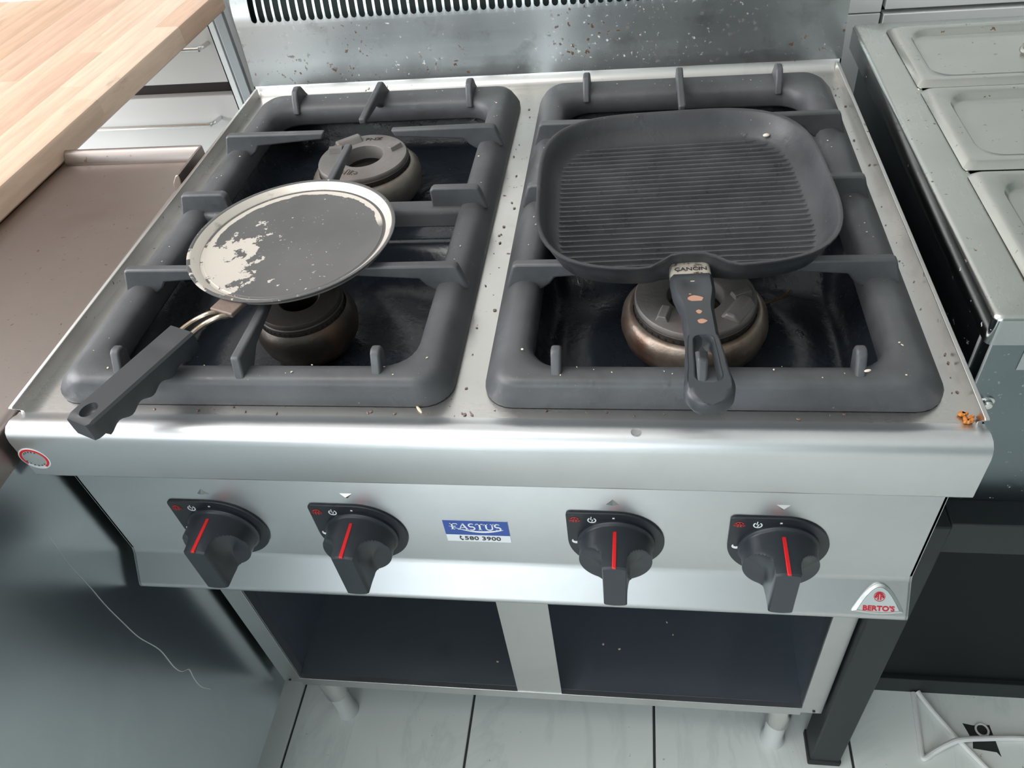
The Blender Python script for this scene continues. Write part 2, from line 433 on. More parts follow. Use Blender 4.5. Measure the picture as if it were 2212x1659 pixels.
# hob plate with two burner openings, rolled front edge and apron
mb = MB()
xs = [-.398, -.350, -.022, .030, .362, .398]; ys = [.026, .048, .592, .606]
idx = {}
for i, x in enumerate(xs):
    for j, y in enumerate(ys): idx[i, j] = len(mb.v); mb.v.append((x, y, 0))
for i in range(5):
    for j in range(3):
        if j == 1 and i in (1, 3): continue
        mb.f.append((idx[i, j], idx[i+1, j], idx[i+1, j+1], idx[i, j+1]))
fold = lambda prof: [p for p in prof]
front = [(.026, 0), (.022, .0004), (.018, .0022), (.013, .0032), (.007, .0022), (.0028, -.0012), (.0008, -.006), (.0, -.011), (.0, -.0555), (.0006, -.0575), (.002, -.0585), (.034, -.0585)]
back = [(.606, 0), (.620, .0), (.627, .0014), (.632, .0046), (.635, .0085), (.637, .014)]
mb.strip(back, 'x', -X0, X0)
mk('hob_plate', mb, M['plate'], ck, smooth=50)
mb = MB().strip(front, 'x', -X0, X0)
for sx in (-1, 1):                    # closed ends of the rolled edge
    mb.add([(sx*X0, y, z) for y, z in front]+[(sx*X0, .034, 0)], [tuple(range(len(front)+1))])
mk('front_apron', mb, M['apron'], ck, smooth=50)
# thin apron skin uses the same sheet; side lips folded up along both edges
for sx in (-1, 1):
    mb = MB(); prof = [(.026, -.001), (.026, .002), (.018, .0125), (.020, .0135), (.60, .0135), (.630, .0135), (.630, -.001)]
    mb.prism(prof, 'x', sx*.3945, sx*.3985)
    mk('side_lip', mb, M['plate'], ck, bevel=.0006)
# pressed black wells under the grids
def well(cx):
    x0, x1, y0, y1 = cx-.166, cx+.166, .044, .596
    nx, ny = 44, 72; mb = MB()
    for j in range(ny+1):
        for i in range(nx+1):
            x = x0+(x1-x0)*i/nx; y = y0+(y1-y0)*j/ny
            e = min(x-x0, x1-x, y-y0, y1-y)
            s = min(1, max(0, e/.035)); s = s*s*(3-2*s)
            d = -.050
            hump = math.exp(-((y-.295)/.030)**2); d += .036*hump
            for by in (.163, .428):
                r = math.hypot(x-cx, y-by)
                d += .005*math.exp(-((r-.095)/.022)**2)*(1-hump)
            mb.v.append((x, y, -.002+d*s))
    for j in range(ny):
        for i in range(nx):
            a = j*(nx+1)+i; mb.f.append((a, a+1, a+nx+2, a+nx+1))
    return mb
for cx in (-.186, .196): mk('burner_well', well(cx), M['well'], ck, smooth=60)
# splashback with vent slots: profile parameter s -> (y, z)
SP = [(.637, .014), (.6395, .032), (.642, .050), (.644, .075), (.645, .098), (.6458, .108), (.648, .119), (.652, .130), (.658, .140), (.666, .148), (.676, .153), (.690, .155), (.715, .155)]
S = [0]
for a, b in zip(SP, SP[1:]): S.append(S[-1]+math.dist(a, b))
def sp(s):
    for i in range(len(SP)-1):
        if s <= S[i+1]+1e-9:
            t = (s-S[i])/(S[i+1]-S[i]); return (SP[i][0]+(SP[i+1][0]-SP[i][0])*t, SP[i][1]+(SP[i+1][1]-SP[i][1])*t)
    return SP[-1]
mb = MB(); s0, s1 = .0850, .0850+.072; pw = .0117; hw = .0041
def row(x0, x1, sa, sb, n):
    prof = [sp(sa+(sb-sa)*i/n) for i in range(n+1)]; mb.strip(prof, 'x', x0, x1)
nsl = 64; xa = -.379
lo, hi = s0-.004, s1+.004
row(-.402, .402, 0, lo, 6); row(-.402, .402, hi, S[-1], 4)
row(-.402, xa, lo, hi, 12); row(xa+nsl*pw, .402, lo, hi, 12)
for k in range(nsl):
    x0 = xa+k*pw; x1 = x0+pw; c = (x0+x1)/2
    hole = []
    ns = 10
    for i in range(ns+1): hole.append((c+hw, s0+hw+(s1-s0-2*hw)*i/ns))
    hole += [(c+hw*math.cos(math.radians(a)), s1-hw+hw*math.sin(math.radians(a))) for a in (45, 90, 135)]
    for i in range(ns+1): hole.append((c-hw, s1-hw-(s1-s0-2*hw)*i/ns))
    hole += [(c+hw*math.cos(math.radians(a)), s0+hw+hw*math.sin(math.radians(a))) for a in (225, 270, 315)]
    outer = []
    for (x, s) in hole:
        if abs(x-c) > hw-1e-6: outer.append((x1 if x > c else x0, s if s0+hw+1e-6 < s < s1-hw-1e-6 else (lo if s < (s0+s1)/2 else hi)))
        else: outer.append((c+(x-c)/hw*pw/2*.8 if abs(x-c) > 1e-6 else c, lo if s < (s0+s1)/2 else hi))
    n = len(hole)
    inn = [(x+(c-x)*.0, s) for x, s in hole]
    v = [(x, *sp(s)) for x, s in outer]+[(x, *sp(s)) for x, s in hole]+[(x, sp(s)[0]+.0022, sp(s)[1]-.0010) for x, s in inn]
    f = [(i, (i+1) % n, n+(i+1) % n, n+i) for i in range(n)]+[(n+i, n+(i+1) % n, 2*n+(i+1) % n, 2*n+i) for i in range(n)]
    mb.add(v, f)
sb = mk('splashback', mb, M['splash'], ck, smooth=40)
mb = MB(); 
for sx in (-1, 1): mb.add([(sx*.402, y, z) for y, z in SP]+[(sx*.402, .715, -.27), (sx*.402, .641, -.27)], [tuple(range(len(SP)+2))])
mb.strip([(.715, .155), (.715, -.27)], 'x', -.402, .402)
mk('flue_casing', mb, M['stand'], ck, smooth=0)
mk('flue_dark_backing', MB().box(-.395, .395, .668, .700, -.20, .128), M['flue'], ck, smooth=0)  # near-black box added as the dark of the hollow behind the slots
# control panel with the lower lip leaning out
cp = [(.034, -.050), (.029, -.060), (.029, -.2215), (.0283, -.2245), (.0268, -.2285), (.0092, -.2600), (.0078, -.2635), (.0082, -.2665), (.0108, -.2685), (.016, -.2692), (.06, -.2692)]
mb = MB(); mb.strip(cp, 'x', -X0, X0)
mk('control_panel', mb, M['panelsteel'], ck, smooth=50)
mb = MB()
for sx in (-1, 1): mb.prism(cp+[(.64, -.2692), (.64, -.002), (.034, -.002)], 'x', sx*.3975, sx*.3995)
mb.box(-.397, .397, .05, .64, -.2692, -.262)
mk('body_casing', mb, M['stand'], ck, smooth=0)
# open stand: three front posts, side and back sheets, bottom shelf
for sx in (-1, 1):
    a, b = sorted((sx*.3995, sx*.3706))
    mb = MB().box(a, b, .090, .092, -.6935, -.2692); c0, c1 = sorted((sx*.3706, sx*.3722)); mb.box(c0, c1, .092, .106, -.678, -.2692)
    mb.box(*sorted((sx*.3995, sx*.3979)), .092, .62, -.678, -.2692)
    mk('stand_post', mb, M['stand'], ck, smooth=0, bevel=.0006)
mk('stand_post', MB().box(-.0325, .0325, .0895, .0915, -.690, -.2692), M['stand'], ck, smooth=0)
mb = MB().box(-.3738, .3738, .092, .62, -.682, -.6795); mk('bottom_shelf', mb, M['interior'], ck, smooth=0)
mb = MB().box(-.3706, .3706, .0885, .0905, -.6985, -.6775).box(-.3706, .3706, .0885, .097, -.6790, -.6770); mk('shelf_edge', mb, M['stand'], ck, smooth=0, bevel=.0006)
mk('back_sheet', MB().box(-.398, .398, .618, .620, -.68, -.2692), M['interior'], ck, smooth=0)
for sx in (-1, 1): mk('inner_sheet', MB().box(*sorted((sx*.3722, sx*.3738)), .094, .618, -.68, -.2692), M['interior'], ck, smooth=0)
for x, y in ((-.345, .113), (.352, .113), (-.345, .58), (.352, .58)):
    f = mk('foot', MB().rev([(.0185, -.682), (.0185, -.775), (.0178, -.777)], (x, y, 0), 28, True, True), M['bright'], ck)
    mk('foot_tip', MB().rev([(.0150, -.777), (.0150, -.836), (.0185, -.841), (.0185, -.850)], (x, y, 0), 28, True, True), M['silicone'], f)
mb = MB()
for x, z in ((-.389, -.686), (-.012, -.684), (.014, -.684), (.388, -.686)):
    mk('rivet_hole', MB().rev([(.0022, 0), (.0022, .0004)], (0, 0, 0), 12, True, True).xf(Matrix.Translation((x, .0893, z)) @ Matrix.Rotation(math.pi/2, 4, 'X')), M['dark'], ck)

# dials and knobs
PY = .029
def dial_shape(r=.0455, k=40):
    """round plate with one square corner, upper left"""
    pts = [(r*math.cos(math.radians(a)), r*math.sin(math.radians(a))) for a in [90-270*i/k for i in range(k+1)]]
    cr = .005
    pts += [(-r+cr*(1-math.cos(math.radians(a))), r-cr*(1-math.sin(math.radians(a)))) for a in (0, 30, 60, 90)]
    return pts
KR = .034
def knob_mb(cx, cz):
    mb = MB(); n = 72; rings = []
    h = .0108
    prof = [(.0262, .0365, 9), (.0235, .0365, 9), (.0222, .0348, 9), (.0205, KR, 9)]
    prof += [(.0060, KR, 9), (.0052, KR, .0290), (.0048, KR, .0255)]
    for a in range(0, 91, 9): prof.append((.0048-.0190*(1-math.cos(math.radians(a))), KR, -(1.00001-math.sin(math.radians(a)))))
    prof += [(-.0205, KR-.0006, h), (-.0222, KR-.0022, h-.0010)]
    for y, r, wv in prof:
        ring = []
        for j in range(n):
            t = 2*math.pi*j/n; x = r*math.cos(t); z = r*math.sin(t)
            wq = wv
            if wv < 0 or wv in (.0290, .0255):
                g = max(0, min(1, (z+.012)/.040)); g = g*g*(3-2*g); f = -wv if wv < 0 else (1.35 if wv == .0290 else 1.12)
                wq = h+f*(.0030+.0200*g)
            x = max(-wq, min(wq, x)); ring.append((cx+x, y, cz+z))
        rings.append(ring)
    return mb.loft(rings)
def flat(poly, cx, cz, y0, y1): return MB().prism([(cx+x, cz+z) for x, z in poly], 'y', y0, y1)
KX = (-.2735, -.1275, .1225, .2712); KZ = -.1755
U3, V3 = (1, 0, 0), (0, 0, 1)
for i, kx in enumerate(KX):
    d = mk('dial_plate', flat(dial_shape(), kx, KZ, .0262, PY), M['dial'], ck, smooth=30, bevel=.0008)
    yq = .0261
    # red maker's mark: a round top over three drops
    e = MB(); cx, cz = -.0375, .0345
    ribbon(e, arc(cx, cz-.0004, .0036, 200, -20, 14), [.0012+.0016*math.sin(math.pi*q/14) for q in range(15)])
    for ox in (-.0013, .0013): ribbon(e, [(cx+ox, cz+.003), (cx+ox, cz-.0034)], .0017)
    ribbon(e, arc(cx-.0034, cz-.0006, .0013, 0, 300, 8), .0010); ribbon(e, arc(cx+.0034, cz-.0006, .0013, 180, -120, 8), .0010)
    mk('maker_mark', plane_map(e, (kx, yq, KZ), U3, V3), M['emblemred'], d, smooth=0)
    e = MB(); cx, cz = -.0215, .0348
    ribbon(e, arc(cx, cz, .0036, 125, 415, 22), .0011)
    ribbon(e, [(cx-.0004, cz+.0052), (cx-.0010, cz+.0008), (cx+.0010, cz+.0010), (cx-.0002, cz-.0022)], .0008)
    mk('power_symbol', plane_map(e, (kx, yq, KZ), U3, V3), M['white'], d, smooth=0)
    e = MB(); cx, cz = -.0378, .0010
    pts = arc(cx, cz, .0032, 150, 400, 16); ribbon(e, pts, [.0004+.0030*math.sin(math.pi*q/16) for q in range(17)])
    mk('flame_symbol', plane_map(e, (kx, yq, KZ), U3, V3), M['white'], d, smooth=0)
    e = MB(); e.box(-.0010, .0010, .0380, .0396, 0, .0003)
    mk('off_mark', plane_map(e, (kx-.0015, yq, KZ), U3, V3), M['white'], d, smooth=0)
    kb = mk('knob', knob_mb(kx, KZ), M['knob'], ck, smooth=32)
    mk('pointer_line', MB().box(kx-.0018, kx+.0018, -.0226, .0150, KZ+KR-.0018, KZ+KR+.0007), M['red'], kb, bevel=.0006)
    tz = -.1165; up = 1 if i in (0, 2) else -1
    mb = MB(); a = .0062
    tri = [(kx-.002-a, tz-up*.0032), (kx-.002+a, tz-up*.0032), (kx-.002, tz+up*.0045)]
    mb.add([(x, PY, z) for x, z in tri]+[(kx-.002, PY-.0030, tz-up*.0008)], [(0, 1, 3), (1, 2, 3), (2, 0, 3)])
    mk('position_marker', mb, M['bright'], ck, smooth=0)
# dealer sticker
st = mk('dealer_sticker', MB().box(-.0430, .0205, .0284, PY, -.1865, -.1512), M['paper'], ck, smooth=0)
SO = (-.01125, .02838, -.1628)
mk('blue_field', MB().box(-.0430, .0205, .02815, .0284, -.1748, -.1512), M['blue'], st, smooth=0)
L = MB(); H = .0102
def F_(x): ribbon(L, [(x+.002, 0), (x+.002, H)], .0017); ribbon(L, [(x, H-.0004), (x+.0072, H-.0004)], .0008); ribbon(L, [(x+.002, H*.52), (x+.0055, H*.52)], .0008); ribbon(L, [(x+.0002, .0003), (x+.0040, .0003)], .0006); ribbon(L, [(x+.0070, H), (x+.0070, H-.0024)], .0006)
def A_(x): ribbon(L, [(x+.0005, 0), (x+.0048, H)], .0008); ribbon(L, [(x+.0046, H), (x+.0088, 0)], .0018); ribbon(L, [(x+.0022, H*.34), (x+.0070, H*.34)], .0007); ribbon(L, [(x-.0008, .0003), (x+.0020, .0003)], .0006); ribbon(L, [(x+.0070, .0003), (x+.0104, .0003)], .0006)
def S_(x): ribbon(L, arc(x+.0030, H*.74, .0026, 40, 270, 12)+arc(x+.0030, H*.25, .0027, 90, -140, 12), [.0007+.0011*math.sin(math.pi*q/25) for q in range(26)])
def T_(x): ribbon(L, [(x+.0042, 0), (x+.0042, H)], .0017); ribbon(L, [(x, H-.0004), (x+.0084, H-.0004)], .0008); ribbon(L, [(x+.0003, H), (x+.0003, H-.0024)], .0006); ribbon(L, [(x+.0081, H), (x+.0081, H-.0024)], .0006); ribbon(L, [(x+.0024, .0003), (x+.0060, .0003)], .0006)
def U_(x): ribbon(L, [(x+.0016, H), (x+.0016, .0034)]+arc(x+.0046, .0034, .0030, 180, 360, 10)+[(x+.0076, H)], [.0017, .0017]+[.0014]*11+[.0008]); ribbon(L, [(x-.0002, H-.0003), (x+.0034, H-.0003)], .0006); ribbon(L, [(x+.0058, H-.0003), (x+.0094, H-.0003)], .0006)
xx = -.0262
for fn, wd in ((F_, .0080), (A_, .0104), (S_, .0070), (T_, .0090), (U_, .0100), (S_, .0070)): fn(xx); xx += wd*.98
mk('lettering', plane_map(L, (SO[0]+.0010, SO[1]-.0002, SO[2]-.0030), U3, V3), M['white'], st, smooth=0)
e = MB(); q = [(-.0275+.0525*k/20, .0005-.0075*math.sin(math.pi*min(1, (k/20)*.88+.06)) + (.004 if k == 0 else 0)*0 + .0012*(1-k/20)*4) for k in range(21)]
ribbon(e, q, [.0003+.0024*math.sin(math.pi*(k/20)**1.6) for k in range(21)])
mk('swoosh', plane_map(e, (SO[0]+.0012, SO[1]-.00035, SO[2]-.0012), U3, V3), M['white'], st, smooth=0)
mk('phone_number', text_mb('580 3900', .0086, (-.0072, .0282, -.1808), U3, V3, .0002, .00008, True, 1.12), M['ink'], st, smooth=0)
e = MB(); ribbon(e, arc(0, 0, .0034, 130, 260, 10), [.0022, .0020, .0012, .0009, .0009, .0009, .0009, .0009, .0012, .0020, .0022])
mk('handset_symbol', plane_map(e, (-.0262, .0282, -.1800), U3, V3), M['ink'], st, smooth=0)
# maker's badge on the sloped lip
V4 = Vector((0, .0176, .0315)).normalized(); N4 = Vector((1, 0, 0)).cross(V4)
BO = Vector((.3715, .0182, -.2445))
def badge_poly(k=1.0):
    p = [(-.0250, -.0185)]
    p += [(-.0250+.020*t+.0003, -.0185+.0375*(1-(1-t)**1.5)) for t in (.25, .5, .75, .93)]
    p += [(-.0028, .0208), (0, .0215), (.0028, .0208)]
    p += [(-x, y) for x, y in reversed(p[1:5])]+[(.0250, -.0185)]
    p += [(.0250-.05*t, -.0185-.0032*math.sin(math.pi*t)) for t in (.2, .35, .5, .65, .8)]
    return [(x*k*.95, y*k*.76) for x, y in p]
mb = MB(); mb.loft([at_z(badge_poly(), 0), at_z(badge_poly(), .0016), at_z(badge_poly(.84), .0030)])
bd = mk('maker_badge', plane_map(mb, BO, U3, V4), M['bright'], ck, smooth=20)
mk('badge_face', plane_map(MB().prism(badge_poly(.80), 'z', .0028, .0032), BO, U3, V4), M['badgeface'], bd, smooth=0)
mk('badge_lettering', text_mb("BERTO'S", .0074, BO-V4*.0095+N4*.0034, U3, V4, .0002, .00024, True, 1.06), M['logored'], bd, smooth=0)
e = MB(); ribbon(e, arc(0, .0035, .0064, 0, 360, 28), .0005)
ribbon(e, arc(0, .0038, .0042, 195, -15, 14), [.0012+.0012*math.sin(math.pi*q/14) for q in range(15)])
for ox in (-.0015, .0015): ribbon(e, [(ox, .0072), (ox, -.0010)], .0017)
ribbon(e, arc(-.0040, .0030, .0013, 0, 300, 8), .0009); ribbon(e, arc(.0040, .0030, .0013, 180, -120, 8), .0009)
e.v = [(a*.78, b*.78+.0008, c) for a, b, c in e.v]
mk('badge_emblem', plane_map(e, BO+N4*.0034, U3, V4), M['logored'], bd, smooth=0)
# round quality sticker on the apron
rs = mk('round_sticker', plane_map(MB().prism(arc(0, 0, .0140, 0, 360, 40)[:-1], 'z', 0, .0003), (-.3880, -.0001, -.0325), U3, V3), M['paper'], ck, smooth=0)
e = MB(); ribbon(e, arc(0, 0, .0117, -60, 215, 40), .0021)
mk('red_ring', plane_map(e, (-.3880, -.0004, -.0325), U3, V3), M['red'], rs, smooth=0)
mk('silver_centre', plane_map(MB().prism(arc(0, 0, .0102, 0, 360, 36)[:-1], 'z', 0, .0002), (-.3880, -.0004, -.0325), U3, V3), M['stickgrey'], rs, smooth=0)
e = MB()
for a in list(range(60, 150, 18))+list(range(200, 330, 22)):
    ribbon(e, [(.0086*math.cos(math.radians(a)), .0086*math.sin(math.radians(a))), (.0100*math.cos(math.radians(a)), .0100*math.sin(math.radians(a)))], .0009)
mk('small_print', plane_map(e, (-.3880, -.00055, -.0325), U3, V3), M['ink'], rs, smooth=0)

# ------------------------------------------------------------------ pan support grids
def grid(label, c, dl, dr):
    g = thing('pan_support_grid', label, 'pan support', (c, .31, 0), 'cast iron grids on the gas range')
    def ring(ix, iy0, iy1, z, r): return at_z(rrect(c-.1645+ix, c+.1645-ix, .0395+iy0, .5765-iy1, r), z)
    def outr(k, z, r): return at_z(rrect(c-.1645-dl*k, c+.1645+dr*k, .0395-.003*k, .5765+.016*k, r), z)
    rings = [outr(1, .0006, .026), outr(1, .005, .026), outr(.88, .0095, .026), outr(.35, .0215, .022),
             ring(0, 0, 0, .0262, .019), ring(.005, .005, .005, .0284, .017), ring(.013, .013, .024, .0282, .022),
             ring(.0190, .0190, .033, .0265, .030), ring(.0225, .0225, .0375, .0215, .030), ring(.0235, .0235, .039, .004, .030), ring(.0215, .0215, .036, .0006, .030)]
    mk('frame', MB().loft(rings, loop=True), M['iron'], g, smooth=60)
    # cross bar between the two burners
    prof = [(.291, .004), (.2925, .021), (.296, .025), (.311, .025), (.3145, .021), (.316, .004)]
    mk('cross_bar', MB().prism(prof, 'x', c-.146, c+.146), M['iron'], g, smooth=50, bevel=.002)
    T = .0046; ZT = .0470
    def bar(y, sgn, tip):      # plate finger along x, root on the side frame
        e = .1700
        p = [(sgn*tip, ZT-.001), (sgn*(e-.009), ZT), (sgn*(e-.005), ZT-.002), (sgn*(e+.003), .0200), (sgn*(e-.030), .0180), (sgn*(e-.038), .0245), (sgn*(e-.043), .0315), (sgn*(tip+.004), .0375)]
        if tip > .09: p = [(sgn*tip, ZT-.0035), (sgn*(tip+.004), ZT), (sgn*(e-.009), ZT), (sgn*(e-.005), ZT-.002), (sgn*(e+.003), .0200), (sgn*tip, .018)]
        mk('finger', MB().prism([(c+x, z) for x, z in p], 'y', y-T, y+T), M['iron'], g, smooth=40, bevel=.0022, seg=3)
    for y, t in ((.172, .041), (.434, .041), (.304, .113)):
        bar(y, -1, t); bar(y, 1, t)
    def fin(x, prof, th=.0042):
        mk('finger', MB().prism(prof, 'x', c+x-th, c+x+th), M['iron'], g, smooth=40, bevel=.0022, seg=3)
    fin(-.003, [(.130, .039), (.130, .0455), (.047, .0465), (.0385, .015), (.052, .015), (.062, .021), (.078, .032)])                 # front
    fin(-.003, [(.463, .038), (.463, .0455), (.561, .0470), (.586, .018), (.570, .015), (.540, .021), (.522, .034)])                 # back
    fin(-.003, [(.212, .039), (.212, .0455), (.404, .0455), (.404, .039), (.340, .033), (.316, .018), (.291, .018), (.262, .033)])   # middle, both ways
    for x in (-.117, .115):
        fin(x, [(.063, .018), (.0675, .038), (.0650, .0450), (.0590, .0460), (.0550, .0440), (.0400, .015), (.048, .014)])
        fin(x, [(.534, .018), (.541, .036), (.548, .0450), (.558, .0465), (.565, .0440), (.586, .018), (.575, .014)])
    return g
grid('black cast iron grid carrying the round crepe pan', -.1855, .0240, .0105)
grid('black cast iron grid carrying the ridged grill pan', .1955, .0150, .0190)

# ------------------------------------------------------------------ burners
def burner(label, x, y, ang=0, emblem=True, k=1.0, capmat='burnercap', bodymat='burner'):
    b = thing('gas_burner', label, 'burner', (x, y, -.046), 'burners of the gas range')
    def P(prof): return [(r*k, z) for r, z in prof]
    mk('burner_body', MB().rev(P([(.046, -.046), (.056, -.040), (.0635, -.030), (.0668, -.018), (.0655, -.008), (.061, -.002), (.0575, .0005), (.0555, .0000), (.0545, -.004), (.030, -.008), (.026, -.030), (.0001, -.032)]), (x, y, 0), 56, True, False), M[bodymat], b, smooth=60)
    mk('port_ring', MB().rev(P([(.0545, -.004), (.0552, .0060), (.0540, .0070), (.0270, .0070), (.0265, -.010)]), (x, y, 0), 56), M['burnerport'], b, smooth=40)
    mb = MB()
    for i in range(48):
        a = 2*math.pi*i/48; m = Matrix.Translation((x+.0549*k*math.cos(a), y+.0549*k*math.sin(a), .0018)) @ Matrix.Rotation(a, 4, 'Z') @ Matrix.Rotation(math.pi/2, 4, 'Y')
        mb.add(*(lambda q: (q.v, q.f))(MB().rev([(.0011, -.0002), (.0011, .0006)], (0, 0, 0), 8, True, True).xf(m)))
    o = mk('gas_ports', mb, M['dark'], b, smooth=0); o['kind'] = 'stuff'
    cap = mk('burner_cap', MB().rev(P([(.0540, .0070), (.0542, .0105), (.0530, .0122), (.0270, .0135), (.0252, .0125), (.0248, .006), (.0246, -.004)]), (x, y, 0), 64), M[capmat], b, smooth=40)
    for a in (ang+25, ang+158):          # locating lugs
        t = math.radians(a); mb = MB().prism([(-.006, 0), (.006, 0), (.0035, .0058), (-.0035, .0058)], 'y', -.0085, .0085)
        mb.xf(Matrix.Translation((x+.0400*k*math.cos(t), y+.0400*k*math.sin(t), .0120)) @ Matrix.Rotation(t+math.pi/2+.5, 4, 'Z') @ Matrix.Scale(k, 4))
        mk('cap_lug', mb, M[capmat], cap, smooth=0, bevel=.0008)
    t = math.radians(ang+128); mb = MB().prism([(-.010, 0), (.010, 0), (.004, .0075), (-.004, .0075)], 'y', -.016, .016)
    mb.xf(Matrix.Translation((x+.042*k*math.cos(t), y+.042*k*math.sin(t), .0118)) @ Matrix.Rotation(t+math.pi, 4, 'Z') @ Matrix.Scale(k, 4))
    mk('pilot_lug', mb, M[capmat], cap, smooth=0, bevel=.0022)
    if emblem:
        e = MB()
        ribbon(e, arc(-.0085, -.0385, .0022, 60, 330, 8), .0008); ribbon(e, arc(.0085, -.0385, .0022, 120, -150, 8), .0008)
        ribbon(e, [(-.0045, -.043), (-.0040, -.0345)]+arc(-.0022, -.0345, .0018, 180, 0, 6)+[(-.0004, -.043)], .0008)
        ribbon(e, [(.0022, -.043), (.0022, -.0335), (.0052, -.0350), (.0022, -.0385), (.0058, -.0430)], .0008)
        e.xf(Matrix.Translation((x, y, .0131)) @ Matrix.Rotation(math.radians(-10), 4, 'Z'))
        mk('cast_monogram', e, M['burnerport'], cap, smooth=0)
        tm = text_mb('FNZ', .0085, (x+.004, y+.040, .0130), (1, .05, 0), (-.05, 1, 0), .0003, .0001, True, 1.3)
        mk('cast_letters', tm, M['burnerport'], cap, smooth=0)
    if capmat == 'burnercap' and not emblem:
        mk('pilot_tube', MB().tube(spline([(x+.062, y+.024, -.020), (x+.076, y+.028, -.018), (x+.086, y+.032, -.016), (x+.091, y+.035, -.013)], 4), .0014, 8), M['wire'], b)
    return b
burner('grey cast burner with monogrammed cap behind the crepe pan', -.1870, .4320, 0, True, 1.0, 'burnercap', 'burnergrey')
burner('dark burner half hidden under the crepe pan', -.1800, .1640, 20, False, .74, 'burnerport', 'burnerdark')
burner('rust-browned burner under the grill pan handle', .1940, .1650, 200, False)

# ------------------------------------------------------------------ ridged grill pan
GP = (.1815, .2515); GA = math.radians(3.0)
gp = thing('grill_pan', 'square black ridged grill pan with long black handle', 'grill pan', (GP[0], GP[1], .0480))
GM = Matrix.Translation((GP[0], GP[1], 0)) @ Matrix.Rotation(GA, 4, 'Z')
def sq(h, z, e=3.6, dent=0.0, n=96, dz=0.0):
    o = []
    for j in range(n):
        t = 2*math.pi*j/n; ct, s_ = math.cos(t), math.sin(t)
        r = h/((abs(ct)**e+abs(s_)**e)**(1/e)); x, y = r*ct, r*s_
        if y < 0:
            wgt = math.exp(-((x+.002)/.026)**4); y += dent*wgt; zz = z+dz*wgt
        else: zz = z
        o.append((x, y, zz))
    return o
B0 = .0480
rings = [sq(.100, B0, 4.5), sq(.112, B0+.001, 4.3, .004), sq(.120, B0+.006, 4.0, .008), sq(.1275, B0+.020, 3.7, .015), sq(.1315, B0+.0285, 3.6, .018), sq(.1330, B0+.0300, 3.6, .018), sq(.1328, B0+.0315, 3.6, .018),
         sq(.1308, B0+.0318, 3.6, .018), sq(.1290, B0+.0300, 3.6, .018), sq(.1245, B0+.020, 3.8, .0165), sq(.1175, B0+.009, 4.1, .013), sq(.111, B0+.0055, 4.3, .006), sq(.100, B0+.0048, 4.5)]
mk('pan_body', MB().loft(rings).xf(GM), M['grill'], gp, smooth=60)
nr = 27
M['ridge'] = cast_iron('grill_ridge_worn_highlight', (.052, .053, .055), .28, .3, .2)  # worn metal tone, with the ridge-top highlight put into the paler colour
for i in range(nr):
    y = -.1045+.209*i/(nr-1)
    hx = .113*(1-(abs(y)/.1150)**6.0)**(1/4.0)
    if i == 0: hx = .070
    if i == 1: hx = .088
    p = [(y-.0015, B0+.0040), (y-.00055, B0+.0076), (y+.00055, B0+.0076), (y+.0015, B0+.0040)]
    mb = MB(); mb.prism(p, 'x', -hx, hx)
    mk('ridge', mb.xf(GM), M['ridge'], gp, smooth=0, bevel=.0003)
HM = GM @ Matrix.Translation((-.0020, 0, 0))
co = mk('collar', MB().prism(rrect(-.0165, .0165, B0+.004, B0+.0205, .004, 3), 'y', -.137, -.106).xf(HM @ Matrix.Translation((0, -.0005, 0))), M['collar'], gp, bevel=.0008)
tm = text_mb('\u00c7ANCIN', .0062, (0, -.1215, B0+.0207), (1, 0, 0), (0, 1, 0), .0002, .00005, True, 1.1); tm.xf(HM)
mk('collar_lettering', tm, M['ink'], co, smooth=0)
# handle: lofted cross sections along -y with a real hanging slot
def hsec(y):
    t = (y-.128)/(.271-.128)
    wd = [(0, .0172), (.12, .0168), (.35, .0125), (.55, .0124), (.75, .0150), (.90, .0178), (1.0, .0182)]
    for a, b in zip(wd, wd[1:]):
        if t <= b[0]: q = (t-a[0])/(b[0]-a[0]); q = q*q*(3-2*q); return a[1]+(b[1]-a[1])*q
    return wd[-1][1]
def hz(y):     # centre height
    t = (y-.128)/.143; return B0+.0125+.006*math.sin(math.pi*min(1, t)*.9)
mb = MB(); ysl = [.128+.143*i/60 for i in range(61)]; sl0, sl1 = .208, .2545; TH = .0085
def slot_w(y):
    if y <= sl0 or y >= sl1: return 0
    e = min(y-sl0, sl1-y); r = .0062+.0016*(y-sl0)/(sl1-sl0)
    return r if e > r else math.sqrt(max(0, r*r-(r-e)**2))
def dipf(y):     # thumb dip near the collar
    t = (y-.134)/.032
    return 0 if t <= 0 or t >= 1 else .0030*(1-t)*min(1, t/.14)
def ringsec(y, x0, x1, th):
    zc = hz(y); ch = min(.003, (x1-x0)*.3)
    return [(x0, -y, zc-th*.4), (x0+ch, -y, zc-th), (x1-ch, -y, zc-th), (x1, -y, zc-th*.4), (x1, -y, zc+th*.55), (x1-ch, -y, zc+th)]+[((x0+x1)/2+(x1-x0)/2*q, -y, zc+th-dipf(y)*max(0, 1-(q/.62)**2)) for q in (.6, .4, .2, 0, -.2, -.4, -.6)]+[(x0+ch, -y, zc+th), (x0, -y, zc+th*.55)]
pre = [y for y in ysl if y <= sl0-.001]+[sl0]
mb.loft([ringsec(y, -hsec(y), hsec(y), TH) for y in pre])
slots = [sl0+(sl1-sl0)*i/32 for i in range(33)]
for sg in (-1, 1):
    rr = []
    for y in slots:
        a, b = sorted((sg*max(slot_w(y), .0002), sg*hsec(y))); rr.append(ringsec(y, a, b, TH))
    mb.loft(rr)
end = []
for i in range(9):
    u = i/8; y = sl1+.0165*math.sin(u*math.pi/2); wv = hsec(min(y, .271))*max(.18, math.cos(u*math.pi/2)**.75); end.append(ringsec(y, -wv, wv, TH*(1-.45*u*u)))
